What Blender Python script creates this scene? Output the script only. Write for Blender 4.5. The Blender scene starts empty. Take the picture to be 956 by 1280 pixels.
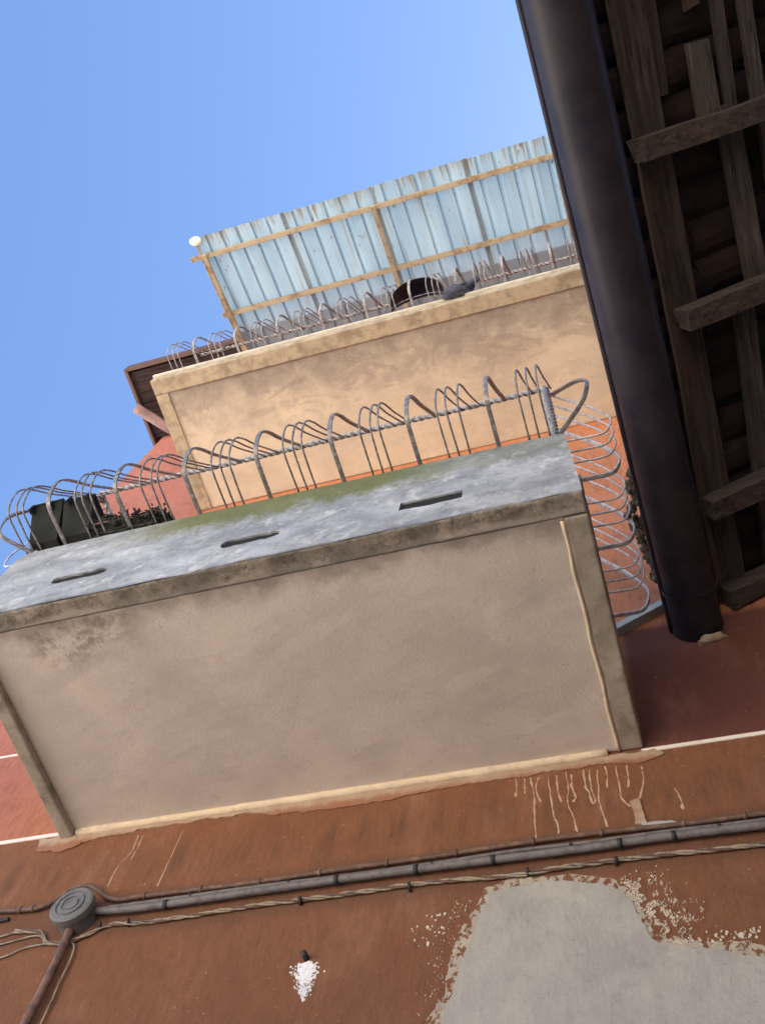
import bpy, bmesh, math, random
from mathutils import Vector, Matrix, noise
from mathutils.geometry import tessellate_polygon
R_ = math.radians
sc = bpy.context.scene
col = sc.collection
random.seed(7)

# ------------------------------------------------------------------ camera
cam = bpy.data.objects.new("camera", bpy.data.cameras.new("camera"))
col.objects.link(cam)
pitch, roll, yaw = 1.12873834, 0.3190879, -0.5775221
F = Vector((math.sin(yaw)*math.cos(pitch), math.cos(yaw)*math.cos(pitch), math.sin(pitch)))
r0 = Vector((math.cos(yaw), -math.sin(yaw), 0)); u0 = r0.cross(F)
Rt = math.cos(roll)*r0 + math.sin(roll)*u0
Up = -math.sin(roll)*r0 + math.cos(roll)*u0
m = Matrix((Rt, Up, -F)).transposed().to_4x4()
m.translation = Vector((0, 0, 1.55))
cam.matrix_world = m
cam.data.sensor_fit = 'VERTICAL'; cam.data.sensor_height = 36.0
cam.data.lens = 36.0*1283.75/1280
cam.data.clip_start = 0.05; cam.data.clip_end = 2000
sc.camera = cam

# ------------------------------------------------------------------ light
SUN_EL, SUN_AZ = 60.0, 66.0        # azimuth: degrees from +Y towards +X
az = R_(SUN_AZ); el = R_(SUN_EL)
sdir = Vector((math.sin(az)*math.cos(el), math.cos(az)*math.cos(el), math.sin(el)))
world = bpy.data.worlds.new("World"); sc.world = world; world.use_nodes = True
wn = world.node_tree.nodes; wl = world.node_tree.links
sky = wn.new("ShaderNodeTexSky"); sky.sky_type = 'NISHITA'; sky.sun_disc = False
sky.sun_elevation = el; sky.sun_rotation = az
sky.air_density = 1.12; sky.dust_density = 0.7; sky.ozone_density = 7.0
wl.new(sky.outputs[0], wn["Background"].inputs[0]); wn["Background"].inputs[1].default_value = 0.050
sun = bpy.data.objects.new("sun", bpy.data.lights.new("sun", 'SUN')); col.objects.link(sun)
sun.data.energy = 5.0; sun.data.angle = R_(0.5); sun.data.color = (1.0, 0.94, 0.85)
sun.rotation_euler = sdir.to_track_quat('Z', 'Y').to_euler()
sun.location = (0, 0, 30)
sc.view_settings.view_transform = 'Standard'; sc.view_settings.look = 'None'
sc.view_settings.exposure = 2.58; sc.view_settings.gamma = 1.0

# ------------------------------------------------------------------ helpers
def tag(o, label=None, cat=None, group=None, kind=None):
    for k, v in (('label', label), ('category', cat), ('group', group), ('kind', kind)):
        if v: o[k] = v
    return o
def empty(name, loc, label, cat, group=None, rz=0):
    o = bpy.data.objects.new(name, None); col.objects.link(o)
    o.location = loc; o.rotation_euler = (0, 0, rz); o.empty_display_size = .2
    return tag(o, label, cat, group)
def link(name, me, parent=None, loc=(0, 0, 0), rot=(0, 0, 0), world_coords=True):
    """link a mesh; when world_coords the mesh is in world space and is re-based to its parent"""
    o = bpy.data.objects.new(name, me); col.objects.link(o)
    if parent is not None:
        o.parent = parent
        if world_coords:
            bpy.context.view_layer.update()
            o.matrix_parent_inverse = Matrix.Identity(4)
            base = Vector(parent.location)
            p = parent.parent
            while p is not None: base += Vector(p.location); p = p.parent
            o.location = Vector(loc) - base
        else: o.location = loc
    else: o.location = loc
    o.rotation_euler = rot
    return o
def mesh(name, verts, faces, mat, smooth=False):
    me = bpy.data.meshes.new(name); me.from_pydata([tuple(v) for v in verts], [], faces)
    me.update(); me.materials.append(mat)
    if smooth:
        for p in me.polygons: p.use_smooth = True
    return me
def bm_done(name, bm, mat, smooth=False):
    bmesh.ops.recalc_face_normals(bm, faces=bm.faces)
    me = bpy.data.meshes.new(name); bm.to_mesh(me); bm.free(); me.materials.append(mat)
    if smooth:
        for p in me.polygons: p.use_smooth = True
    return me
def box_bm(bm, x0, x1, y0, y1, z0, z1, bev=0.0, M=None):
    ret = bmesh.ops.create_cube(bm, size=1)
    vs = ret['verts']
    for v in vs:
        v.co = Vector((x0+(v.co.x+.5)*(x1-x0), y0+(v.co.y+.5)*(y1-y0), z0+(v.co.z+.5)*(z1-z0)))
    if bev > 0:
        es = list({e for v in vs for e in v.link_edges})
        r = bmesh.ops.bevel(bm, geom=es, offset=bev, segments=2, affect='EDGES', profile=.6)
        vs = list({v for f in r['faces'] for v in f.verts} | {v for v in vs if v.is_valid})
    if M is not None:
        for v in vs: v.co = M @ v.co
    return vs
def box(name, x0, x1, y0, y1, z0, z1, mat, parent=None, bev=0.0):
    bm = bmesh.new(); box_bm(bm, x0, x1, y0, y1, z0, z1, bev)
    return link(name, bm_done(name, bm, mat), parent)
def catmull(pts, n=6):
    P = [Vector(p) for p in pts]
    if len(P) < 3: return P
    Q = [P[0]*2-P[1]] + P + [P[-1]*2-P[-2]]
    out = []
    for i in range(1, len(Q)-2):
        a, b, c, d = Q[i-1:i+3]
        for k in range(n):
            t = k/n
            out.append(.5*((2*b)+(c-a)*t+(2*a-5*b+4*c-d)*t*t+(3*b-a-3*c+d)*t**3))
    out.append(P[-1]); return out
def sweep(pts, section, twist=0.0, cap=True, radii=None, up=None):
    """section: list of (u, v); returns verts, faces"""
    P = [Vector(p) for p in pts]; n = len(section); V = []; Fc = []
    T = []
    for i in range(len(P)):
        a = P[max(i-1, 0)]; b = P[min(i+1, len(P)-1)]
        T.append((b-a).normalized())
    ref = Vector(up) if up else (Vector((0, 0, 1)) if abs(T[0].z) < .9 else Vector((0, 1, 0)))
    N = (ref - T[0]*ref.dot(T[0])).normalized(); L = 0
    for i, p in enumerate(P):
        if i > 0:
            N = (N - T[i]*N.dot(T[i])).normalized(); L += (P[i]-P[i-1]).length
        B = T[i].cross(N); a = twist*L; c, s = math.cos(a), math.sin(a)
        k = radii[i] if radii else 1
        for u, v in section:
            uu = (u*c-v*s)*k; vv = (u*s+v*c)*k
            V.append(p + N*uu + B*vv)
    for i in range(len(P)-1):
        for j in range(n):
            a = i*n+j; b = i*n+(j+1) % n
            Fc.append((a, b, b+n, a+n))
    if cap:
        Fc.append(tuple(reversed(range(n)))); Fc.append(tuple(range((len(P)-1)*n, len(P)*n)))
    return V, Fc
def circ(r, n=8): return [(r*math.cos(2*math.pi*i/n), r*math.sin(2*math.pi*i/n)) for i in range(n)]
def rect(a, b): return [(-a, -b), (a, -b), (a, b), (-a, b)]
def tube(name, pts, r, mat, parent=None, n=8, smooth=True, sub=1, **kw):
    if sub > 1: pts = catmull(pts, sub)
    V, Fc = sweep(pts, circ(r, n), **kw)
    return link(name, mesh(name, V, Fc, mat, smooth), parent)
def add(acc, VF):
    V, Fc = VF; o = len(acc[0]); acc[0].extend(V); acc[1].extend([tuple(i+o for i in f) for f in Fc])
def densify(pts, step, amp, seed, closed=True):
    out = []; n = len(pts)
    for i in range(n if closed else n-1):
        a = Vector(pts[i]); b = Vector(pts[(i+1) % n]); L = (b-a).length; k = max(1, int(L/step))
        for j in range(k):
            p = a.lerp(b, j/k)
            w = Vector((p.x*9+seed, p.y*9, seed)); w2 = Vector((p.x*45, p.y*45+seed, seed))
            dx = noise.noise(w)*amp + noise.noise(w2)*amp*.6
            dy = noise.noise(w+Vector((31, 5, 2)))*amp + noise.noise(w2+Vector((3, 55, 2)))*amp*.6
            out.append(Vector((p.x+dx, p.y+dy)))
    if not closed: out.append(Vector(pts[-1]))
    return out
def plate(name, poly2, y, th, mat, parent, kind=None):
    """a thin plate on the wall: polygon in (x, z), its face th in front of the wall plane y"""
    n = len(poly2); tris = tessellate_polygon([[Vector((p[0], p[1], 0)) for p in poly2]])
    V = [Vector((p[0], y-th, p[1])) for p in poly2] + [Vector((p[0], y+.01, p[1])) for p in poly2]
    Fc = [tuple(t) for t in tris] + [(i, (i+1) % n, n+(i+1) % n, n+i) for i in range(n)]
    bm = bmesh.new(); me = mesh(name, V, Fc, mat); bm.from_mesh(me); bpy.data.meshes.remove(me)
    return tag(link(name, bm_done(name, bm, mat), parent), kind=kind)

# ------------------------------------------------------------------ materials
def new_mat(name, base, rough=.8, metal=0.0, spec=.3):
    mt = bpy.data.materials.new(name); mt.use_nodes = True
    b = mt.node_tree.nodes["Principled BSDF"]
    b.inputs['Base Color'].default_value = (*base, 1); b.inputs['Roughness'].default_value = rough
    b.inputs['Metallic'].default_value = metal; b.inputs['Specular IOR Level'].default_value = spec
    return mt
class N:
    """tiny node-graph builder"""
    def __init__(s, mt):
        s.t = mt.node_tree; s.n = s.t.nodes; s.l = s.t.links; s.b = s.n["Principled BSDF"]
        g = s.n.new("ShaderNodeNewGeometry"); s.pos = g.outputs['Position']; s.nor = g.outputs['Normal']
    def mapping(s, scale, src=None, loc=(0, 0, 0), rot=(0, 0, 0)):
        m = s.n.new("ShaderNodeMapping"); m.inputs['Scale'].default_value = scale
        m.inputs['Location'].default_value = loc; m.inputs['Rotation'].default_value = rot
        s.l.new(src or s.pos, m.inputs[0]); return m.outputs[0]
    def noise(s, scale=(1, 1, 1), sc=1.0, det=4, rough=.55, dist=0, loc=(0, 0, 0)):
        t = s.n.new("ShaderNodeTexNoise"); t.inputs['Scale'].default_value = sc; t.inputs['Detail'].default_value = det
        t.inputs['Roughness'].default_value = rough; t.inputs['Distortion'].default_value = dist
        s.l.new(s.mapping(scale, loc=loc), t.inputs['Vector']); return t.outputs['Fac']
    def ramp(s, f, a, b, lo=0.0, hi=1.0):
        m = s.n.new("ShaderNodeMapRange"); m.interpolation_type = 'SMOOTHSTEP'
        m.inputs[1].default_value = a; m.inputs[2].default_value = b
        m.inputs[3].default_value = lo; m.inputs[4].default_value = hi
        s.l.new(f, m.inputs[0]); return m.outputs[0]
    def math(s, op, a, b=None):
        m = s.n.new("ShaderNodeMath"); m.operation = op
        for i, v in enumerate((a, b)):
            if v is None: continue
            if isinstance(v, (int, float)): m.inputs[i].default_value = v
            else: s.l.new(v, m.inputs[i])
        return m.outputs[0]
    def mix(s, f, a, b, mode='MIX'):
        m = s.n.new("ShaderNodeMix"); m.data_type = 'RGBA'; m.blend_type = mode
        if isinstance(f, (int, float)): m.inputs[0].default_value = f
        else: s.l.new(f, m.inputs[0])
        for i, v in ((6, a), (7, b)):
            if isinstance(v, tuple): m.inputs[i].default_value = (*v, 1)
            else: s.l.new(v, m.inputs[i])
        return m.outputs[2]
    def xyz(s):
        x = s.n.new("ShaderNodeSeparateXYZ"); s.l.new(s.pos, x.inputs[0]); return x.outputs
    def color(s, c): s.l.new(c, s.b.inputs['Base Color'])
    def bump(s, h, strength=.3, dist=.01, prev=None):
        b = s.n.new("ShaderNodeBump"); b.inputs['Strength'].default_value = strength; b.inputs['Distance'].default_value = dist
        s.l.new(h, b.inputs['Height'])
        if prev is not None: s.l.new(prev, b.inputs['Normal'])
        s.l.new(b.outputs[0], s.b.inputs['Normal']); return b.outputs[0]

def stucco():
    mt = new_mat("red_stucco", (.3, .1, .06), .9); g = N(mt); X, Y, Z = g.xyz()
    edge = g.noise(sc=2.0, det=5)
    zz = g.math('ADD', Z, g.math('MULTIPLY', g.math('SUBTRACT', edge, .5), .02))
    up = g.ramp(zz, 4.874, 4.880)                     # the paint changes at the white band
    low = g.mix(g.noise((1, 1, .6), 1.6, 6, .6), (.165, .072, .036), (.245, .105, .054))
    hi = g.mix(g.noise(sc=1.2, det=6, rough=.6), (.32, .115, .085), (.43, .165, .125))
    # above the second storey the paint is the same coat, faded
    hi = g.mix(g.math('MULTIPLY', g.ramp(X, -3.4, -2.6), .85), hi, g.mix(g.noise(sc=1.7, det=6, rough=.65), (.40, .145, .062), (.56, .235, .12)))
    hi = g.mix(g.math('MULTIPLY', g.math('MULTIPLY', g.ramp(X, -2.75, -2.6), g.ramp(Z, 5.3, 5.0)), .8), hi, (.33, .12, .08))
    c = g.mix(up, low, hi)
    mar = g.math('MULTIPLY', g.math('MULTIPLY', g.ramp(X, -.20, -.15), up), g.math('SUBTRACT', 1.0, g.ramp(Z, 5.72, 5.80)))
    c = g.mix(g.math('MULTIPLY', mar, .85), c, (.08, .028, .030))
    streak = g.noise((42, 42, 11), 1, 6, .7)
    c = g.mix(g.ramp(streak, .42, .74, 0, .5), c, (.12, .048, .028))
    c = g.mix(g.ramp(g.noise((5, 5, 2.0), 1, 5, .6), .5, .8, 0, .35), c, (.42, .22, .15))
    c = g.mix(g.ramp(g.noise(sc=60, det=2), .66, .74, 0, .5), c, (.5, .33, .26))
    c = g.mix(g.ramp(g.noise(sc=3.1, det=8, rough=.7, dist=.5, loc=(8, 2, 5)), .50, .72, 0, .42), c, (.13, .058, .034))
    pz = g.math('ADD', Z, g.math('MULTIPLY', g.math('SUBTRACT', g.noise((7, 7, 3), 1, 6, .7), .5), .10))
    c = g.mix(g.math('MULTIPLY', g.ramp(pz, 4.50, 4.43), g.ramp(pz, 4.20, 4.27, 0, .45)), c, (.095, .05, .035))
    # grime under the ledge of the balcony, where water runs
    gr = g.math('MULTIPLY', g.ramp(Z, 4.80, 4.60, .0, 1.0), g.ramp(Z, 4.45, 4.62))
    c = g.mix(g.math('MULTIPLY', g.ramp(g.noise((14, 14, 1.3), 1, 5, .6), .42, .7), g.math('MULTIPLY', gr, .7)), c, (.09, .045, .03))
    g.color(c)
    p = g.bump(g.noise((60, 60, 22), 1, 6, .75), .6, .012)
    g.bump(g.noise(sc=9, det=3), .35, .02, p)
    return mt
def plaster(name, a, b, c2, sc=3.0, rough=.88, spot=(.5, .7), bump=.3, spotamt=.6):
    mt = new_mat(name, a, rough); g = N(mt)
    c = g.mix(g.ramp(g.noise(sc=sc, det=7, rough=.62), .3, .7), a, b)
    c = g.mix(g.ramp(g.noise(sc=sc*2.2, det=6, rough=.7, loc=(5, 3, 1)), spot[0], spot[1], 0, spotamt), c, c2)
    g.color(c); p = g.bump(g.noise(sc=70, det=5, rough=.7), bump, .004); g.bump(g.noise(sc=7, det=3), bump, .02, p)
    return mt
def soffit_mat(name, a, b, dirt, mould=True, front=1.40, extra=0, amp=.38):
    mt = new_mat(name, a, .9); g = N(mt); X, Y, Z = g.xyz()
    c = g.mix(g.ramp(g.noise(sc=2.3, det=7, rough=.6, dist=.6), .3, .7), a, b)
    c = g.mix(g.ramp(g.noise(sc=28, det=5, rough=.7), .5, .75, 0, .22), c, tuple(v*.7 for v in a))
    # dirt creeping in from the drip edge
    yy = g.math('ADD', Y, g.math('MULTIPLY', g.math('SUBTRACT', g.noise(sc=4.5, det=7, rough=.65), .5), amp))
    c = g.mix(g.ramp(yy, front+.04, front+.20+extra, .8, 0), c, dirt)
    if not mould:
        d = g.noise((1, 1.6, 1), 2.6, 8, .72, 1.2, loc=(4, 2, 0))
        w = g.math('MULTIPLY', g.ramp(d, .49, .56), g.ramp(Y, 2.2, 1.6, .15, 1))
        c = g.mix(g.math('MULTIPLY', w, .55), c, (.30, .25, .225))
        w2 = g.math('MULTIPLY', g.ramp(g.noise(sc=5, det=8, rough=.75), .45, .6), g.ramp(Y, 1.85, 1.5))
        c = g.mix(g.math('MULTIPLY', w2, .5), c, (.20, .165, .145))
    if mould:
        mx = g.math('MULTIPLY', g.ramp(X, -2.55, -2.3), g.ramp(X, -1.85, -2.1))
        my = g.math('MULTIPLY', g.ramp(Y, 1.42, 1.5), g.ramp(Y, 1.76, 1.58))
        spots = g.ramp(g.noise(sc=12, det=8, rough=.78), .46, .62)
        c = g.mix(g.math('MULTIPLY', g.math('MULTIPLY', mx, my), g.math('MULTIPLY', spots, .7)), c, (.17, .135, .11))
    c = g.mix(g.ramp(g.noise((4, 6, 1), 1, 9, .78, .3), .49, .72, 0, .42), c, tuple(v*.68 for v in a))
    c = g.mix(g.ramp(g.noise(sc=6.5, det=8, rough=.74, loc=(7, 1, 2)), .56, .72, 0, .35), c, tuple(min(1, v*1.22) for v in a))
    dots = g.ramp(g.noise(sc=45, det=2, loc=(1, 9, 4)), .71, .76, 0, .45)
    c = g.mix(dots, c, tuple(v*.45 for v in a))
    g.color(c); p = g.bump(g.noise(sc=90, det=5, rough=.7), .5, .004); g.bump(g.noise((5, 8, 5), 1, 4, .5), .25, .014, p)
    return mt
def kerb_mat():
    mt = new_mat("weathered_concrete", (.4, .42, .42), .85); g = N(mt); X, Y, Z = g.xyz()
    c = g.mix(g.ramp(g.noise((1.4, 3, 2.6), 2.1, 8, .65, .4), .34, .68), (.225, .24, .262), (.42, .44, .47))
    c = g.mix(g.ramp(g.noise((1.6, 3, 4), 4, 8, .75), .50, .72, 0, .45), c, (.16, .17, .18))
    zz = g.math('ADD', Z, g.math('MULTIPLY', g.math('SUBTRACT', g.noise((1, 1, .6), 6.5, 9, .8), .5), .50))
    moss = g.ramp(zz, 5.25, 5.40, 0, .9)
    xm = g.math('MULTIPLY', g.ramp(X, -2.3, -1.8, .08, 1), g.ramp(X, -.5, -1.0, .38, 1))
    c = g.mix(g.ramp(g.noise(sc=22, det=7, rough=.78), .52, .66, 0, .5), c, (.13, .135, .135))
    c = g.mix(g.ramp(g.noise(sc=11, det=7, rough=.75, loc=(3, 3, 3)), .53, .66, 0, .6), c, (.60, .61, .63))
    c = g.mix(g.math('MULTIPLY', moss, xm), c, (.125, .135, .035))
    c = g.mix(g.math('MULTIPLY', g.ramp(g.noise(sc=16, det=5, rough=.7), .5, .68, 0, .65), g.ramp(zz, 5.35, 5.6)), c, (.10, .10, .075))
    c = g.mix(g.ramp(g.math('ADD', Z, g.math('MULTIPLY', g.noise(sc=9, det=4), .05)), 4.93, 4.895, 0, .8), c, (.07, .065, .055))
    g.color(c); p = g.bump(g.noise(sc=60, det=6, rough=.75), .5, .006); g.bump(g.noise(sc=8, det=4), .6, .03, p)
    return mt
def sheet_mat():
    mt = new_mat("fibreglass", (.6, .7, .74), .35, spec=.4); g = N(mt); X, Y, Z = g.xyz()
    c = g.mix(g.ramp(g.noise((6, 1.2, 1), 1, 5, .6), .3, .75), (.33, .43, .51), (.42, .51, .57))
    c = g.mix(g.ramp(g.noise((30, 1.0, 1), 1, 4, .6), .57, .72, 0, .55), c, (.30, .26, .20))
    edge = g.math('ADD', Y, g.math('MULTIPLY', g.math('SUBTRACT', g.noise((26, .8, 1), 1, 5, .75), .5), .9))
    c = g.mix(g.ramp(edge, .74, .50, 0, .8), c, (.27, .19, .12))
    c = g.mix(g.math('MULTIPLY', g.ramp(g.noise((16, 9, 1), 1, 6, .75, loc=(3, 0, 0)), .60, .68), g.ramp(Y, 1.5, .9, 0, .75)), c, (.20, .13, .09))
    c = g.mix(g.ramp(Y, 1.25, 2.0, 0, .5), c, (.25, .24, .29))  # greyer toward the wall: shadow painted into the sheet colour
    g.color(c)
    tr = g.n.new("ShaderNodeBsdfTranslucent"); g.l.new(c, tr.inputs[0])
    mx = g.n.new("ShaderNodeMixShader"); mx.inputs[0].default_value = .42
    out = g.n["Material Output"]
    g.l.new(g.b.outputs[0], mx.inputs[1]); g.l.new(tr.outputs[0], mx.inputs[2]); g.l.new(mx.outputs[0], out.inputs[0])
    return mt
def metal_mat(name, a, b, rough=.55, metal=.5, sc=18, thr=(.45, .65)):
    mt = new_mat(name, a, rough, metal); g = N(mt)
    c = g.mix(g.ramp(g.noise(sc=sc, det=5, rough=.7), *thr), a, b); g.color(c)
    g.bump(g.noise(sc=90, det=3), .25, .002); return mt
def wood_mat(name, scale, a, b, c3):
    mt = new_mat(name, a, .85, spec=.15); g = N(mt)
    c = g.mix(g.ramp(g.noise(scale, 1, 7, .7, .6), .3, .7), a, b)
    c = g.mix(g.ramp(g.noise(tuple(v*2.3 for v in scale), 1, 5, .7), .50, .66, 0, .85), c, tuple(v*.25 for v in a))
    c = g.mix(g.ramp(g.noise(tuple(v*1.1 for v in scale), 1, 6, .7, .3, loc=(9, 4, 1)), .56, .70, 0, .6), c, tuple(v*1.9 for v in a))
    c = g.mix(g.ramp(g.noise(sc=2.7, det=4), .52, .68, 0, .7), c, c3)
    g.color(c); g.bump(g.noise(tuple(v*1.6 for v in scale), 1, 6, .75), .8, .006); return mt

M = {}
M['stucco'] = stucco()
M['soffit'] = soffit_mat("beige_soffit", (.61, .545, .49), (.51, .455, .41), (.21, .18, .155))
M['soffit2'] = soffit_mat("ochre_soffit", (.67, .585, .45), (.56, .485, .39), (.27, .235, .205), mould=False, front=1.46, extra=.34, amp=.9)
M['kerb'] = kerb_mat()
M['border'] = plaster("dirty_border", (.32, .28, .235), (.42, .37, .315), (.14, .12, .095), 5, spot=(.44, .70), spotamt=.65)
def front_border():
    mt = new_mat("mouldy_drip_edge", (.3, .27, .22), .92); g = N(mt); X, Y, Z = g.xyz()
    c = g.mix(g.ramp(g.noise(sc=7, det=8, rough=.72, dist=.6), .35, .65), (.17, .145, .12), (.36, .31, .265))
    c = g.mix(g.ramp(g.noise(sc=30, det=7, rough=.78), .46, .62, 0, .7), c, (.075, .068, .058))
    yy = g.math('ADD', Y, g.math('MULTIPLY', g.math('SUBTRACT', g.noise(sc=10, det=8, rough=.72, loc=(4, 4, 4)), .5), .10))
    c = g.mix(g.ramp(yy, 1.44, 1.47), c, g.mix(g.noise(sc=14, det=6, rough=.7), (.27, .235, .205), (.46, .405, .36)))
    c = g.mix(g.math('MULTIPLY', g.ramp(g.noise(sc=3.3, det=5, loc=(0, 7, 0)), .46, .58), .6), c, (.115, .105, .09))
    g.color(c); p = g.bump(g.noise(sc=60, det=6, rough=.75), .7, .006); g.bump(g.noise(sc=8, det=4), .5, .02, p); return mt
M['border_front'] = front_border()
M['border2'] = plaster("pale_border", (.47, .39, .28), (.40, .34, .25), (.22, .18, .13), 5, spot=(.42, .66), spotamt=.75)
M['nosing'] = plaster('pale_nosing', (.58, .54, .47), (.50, .46, .40), (.30, .27, .22), 6)
M['cream'] = plaster("cream_plaster", (.68, .57, .43), (.60, .49, .36), (.42, .34, .25), 8)
def rim_mat():
    mt = new_mat('smeared_mortar', (.4, .3, .22), .9); g = N(mt); X, Y, Z = g.xyz()
    c = g.mix(g.ramp(g.noise(sc=9, det=7, rough=.7), .3, .7), (.42, .32, .24), (.34, .235, .165))
    zz = g.math('ADD', Z, g.math('MULTIPLY', g.math('SUBTRACT', g.noise((1, 1, .5), 16, 7, .7), .5), .09))
    c = g.mix(g.ramp(zz, 4.84, 4.80), c, (.29, .14, .085)); g.color(c)
    g.bump(g.noise(sc=60, det=5, rough=.7), .6, .006); return mt
M['rim'] = rim_mat()
M['rim0'] = plaster("smeared_mortar", (.40, .29, .21), (.46, .37, .28), (.27, .15, .10), 7, spot=(.45, .65))
M['patch_old'] = plaster("cement_patch", (.40, .385, .35), (.33, .315, .285), (.27, .26, .24), 2.2, spotamt=.5)
def patch_mat():
    mt = new_mat("float_finished_cement", (.4, .38, .35), .9); g = N(mt)
    c = g.mix(g.ramp(g.noise((1, 1, .7), 3.2, 8, .62, .5), .32, .68), (.42, .40, .355), (.325, .31, .285))
    c = g.mix(g.ramp(g.noise((30, 30, 5), 1, 6, .7), .42, .75, 0, .45), c, (.46, .43, .38))
    c = g.mix(g.ramp(g.noise(sc=9, det=7, rough=.7, loc=(2, 2, 7)), .55, .75, 0, .45), c, (.23, .22, .205))
    c = g.mix(g.ramp(g.noise(sc=90, det=3), .60, .72, 0, .35), c, (.22, .20, .18))
    g.color(c); p = g.bump(g.noise((70, 70, 18), 1, 6, .75), .6, .006); g.bump(g.noise(sc=10, det=5), .5, .02, p); return mt
M['patch'] = patch_mat()
def lime_mat():
    mt = new_mat("flaking_lime_edge", (.5, .43, .33), .92); g = N(mt)
    c = g.mix(g.ramp(g.noise(sc=13, det=6, rough=.7), .3, .7), (.50, .43, .33), (.36, .32, .27))
    c = g.mix(g.ramp(g.noise((1, 1, .75), 42, 6, .7), .50, .54), c, (.20, .088, .046))
    g.color(c); g.bump(g.noise(sc=80, det=5, rough=.75), .9, .006); return mt
M['lime'] = lime_mat()
M['fleck'] = new_mat("lime_fleck", (.62, .53, .43), .9)
M['white'] = plaster("white_line_paint", (.82, .76, .70), (.74, .68, .62), (.5, .42, .36), 12)
M['whitegob'] = new_mat("white_filler", (.85, .84, .86), .8)
M['drip'] = new_mat("dried_cement_drip", (.46, .32, .225), .85)
M['iron'] = metal_mat("railing_iron", (.19, .18, .175), (.36, .35, .36), .42, .35, 40)
M['sidebar'] = metal_mat('sunlit_side_iron', (.62, .62, .64), (.30, .29, .29), .45, .1, 40)  # paler iron for the side bars: sunlit highlights put into the colour
M['ironlite'] = metal_mat("galvanised_twist", (.42, .42, .43), (.22, .21, .21), .5, .2, 60)
M['ironpale'] = metal_mat("painted_railing", (.34, .32, .33), (.12, .105, .11), .6, .0, 30)
M['sheet'] = sheet_mat()
M['beam'] = metal_mat("rusty_beam", (.34, .285, .205), (.21, .14, .09), .8, .0, 9)
M['gutter'] = metal_mat("brown_gutter", (.030, .025, .034), (.016, .015, .024), .44, .0, 5)
M['conduit'] = metal_mat("grey_conduit", (.17, .155, .155), (.11, .10, .10), .55, 0, 22)
M['brownc'] = metal_mat("brown_cable", (.12, .07, .055), (.20, .125, .09), .6, 0, 25)
M['cable'] = metal_mat("beige_cable", (.34, .285, .21), (.16, .13, .11), .7, 0, 30)
M['black'] = new_mat("black_clip", (.03, .03, .035), .5)
M['jbox'] = metal_mat("junction_plastic", (.16, .165, .17), (.115, .115, .12), .6, 0, 15)
M['downpipe'] = metal_mat("brown_pipe", (.22, .13, .095), (.11, .07, .06), .55, 0, 12)
M['woodx'] = wood_mat("rafter_wood", (1.6, 26, 26), (.105, .082, .070), (.062, .050, .046), (.11, .075, .056))
M['woody'] = wood_mat("batten_wood", (26, 1.6, 26), (.098, .077, .066), (.052, .043, .042), (.11, .076, .056))
M['woodpale'] = wood_mat("pale_wood", (26, 1.6, 26), (.12, .10, .08), (.085, .075, .062), (.115, .10, .065))
M['tile'] = plaster("clay_tile", (.035, .018, .015), (.018, .013, .014), (.01, .009, .012), 6)
M['eave'] = wood_mat("eave_board", (1.6, 20, 20), (.04, .024, .026), (.025, .017, .02), (.05, .026, .022))
M['fascia'] = new_mat("fascia_paint", (.10, .058, .048), .7)
M['clay'] = metal_mat("clay_pipe", (.25, .165, .16), (.17, .11, .12), .7, 0, 9)
M['flash'] = plaster("grey_flashing", (.33, .36, .34), (.42, .44, .42), (.16, .20, .15), 9)
M['slot_shade'] = new_mat('slot_shade_black', (.018, .018, .016), .9)  # near-black colour for the shade inside the kerb slots
M['planter'] = plaster("dark_planter_plastic", (.012, .014, .014), (.020, .023, .019), (.009, .009, .009), 6)
M['leafdk'] = new_mat("dark_leaf", (.022, .026, .022), .7)
M['moss'] = plaster("moss", (.17, .15, .11), (.20, .17, .14), (.07, .06, .05), 20, bump=1)
M['blackp'] = new_mat("black_plastic", (.018, .014, .02), .45)
M['cloth'] = plaster("blue_cloth", (.05, .06, .10), (.09, .095, .13), (.03, .04, .05), 12)
M['paving'] = plaster("paving", (.56, .49, .41), (.50, .44, .365), (.42, .37, .31), .8)
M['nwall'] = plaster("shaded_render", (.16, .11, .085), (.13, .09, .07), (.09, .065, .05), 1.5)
WALL = 2.5

# ------------------------------------------------------------------ ground
bm = bmesh.new(); bmesh.ops.create_grid(bm, x_segments=8, y_segments=8, size=400)
tag(link("ground", bm_done("ground", bm, M['paving'])), kind='structure')

# ------------------------------------------------------------------ building
bld = empty("apartment_building", (-1, 2.5, 0), "red stucco apartment building whose wall rises past both balconies", "building")
V = []; Fc = []
BX0, BX1, BY1, BZ = -4.51, 5.0, 9.0, 11.25
def quad(a, b, c, d): o = len(V); V.extend([a, b, c, d]); Fc.append((o, o+1, o+2, o+3))
quad((BX0, WALL, -.05), (BX1, WALL, -.05), (BX1, WALL, BZ), (BX0, WALL, BZ))
quad((BX0, BY1, -.05), (BX0, WALL, -.05), (BX0, WALL, BZ), (BX0, BY1, BZ))
quad((BX1, WALL, -.05), (BX1, BY1, -.05), (BX1, BY1, BZ), (BX1, WALL, BZ))
quad((BX1, BY1, -.05), (BX0, BY1, -.05), (BX0, BY1, BZ), (BX1, BY1, BZ))
quad((BX0, WALL, BZ), (BX1, WALL, BZ), (BX1, BY1, BZ), (BX0, BY1, BZ))
link("wall", mesh("wall", V, Fc, M['stucco']), bld)
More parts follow.
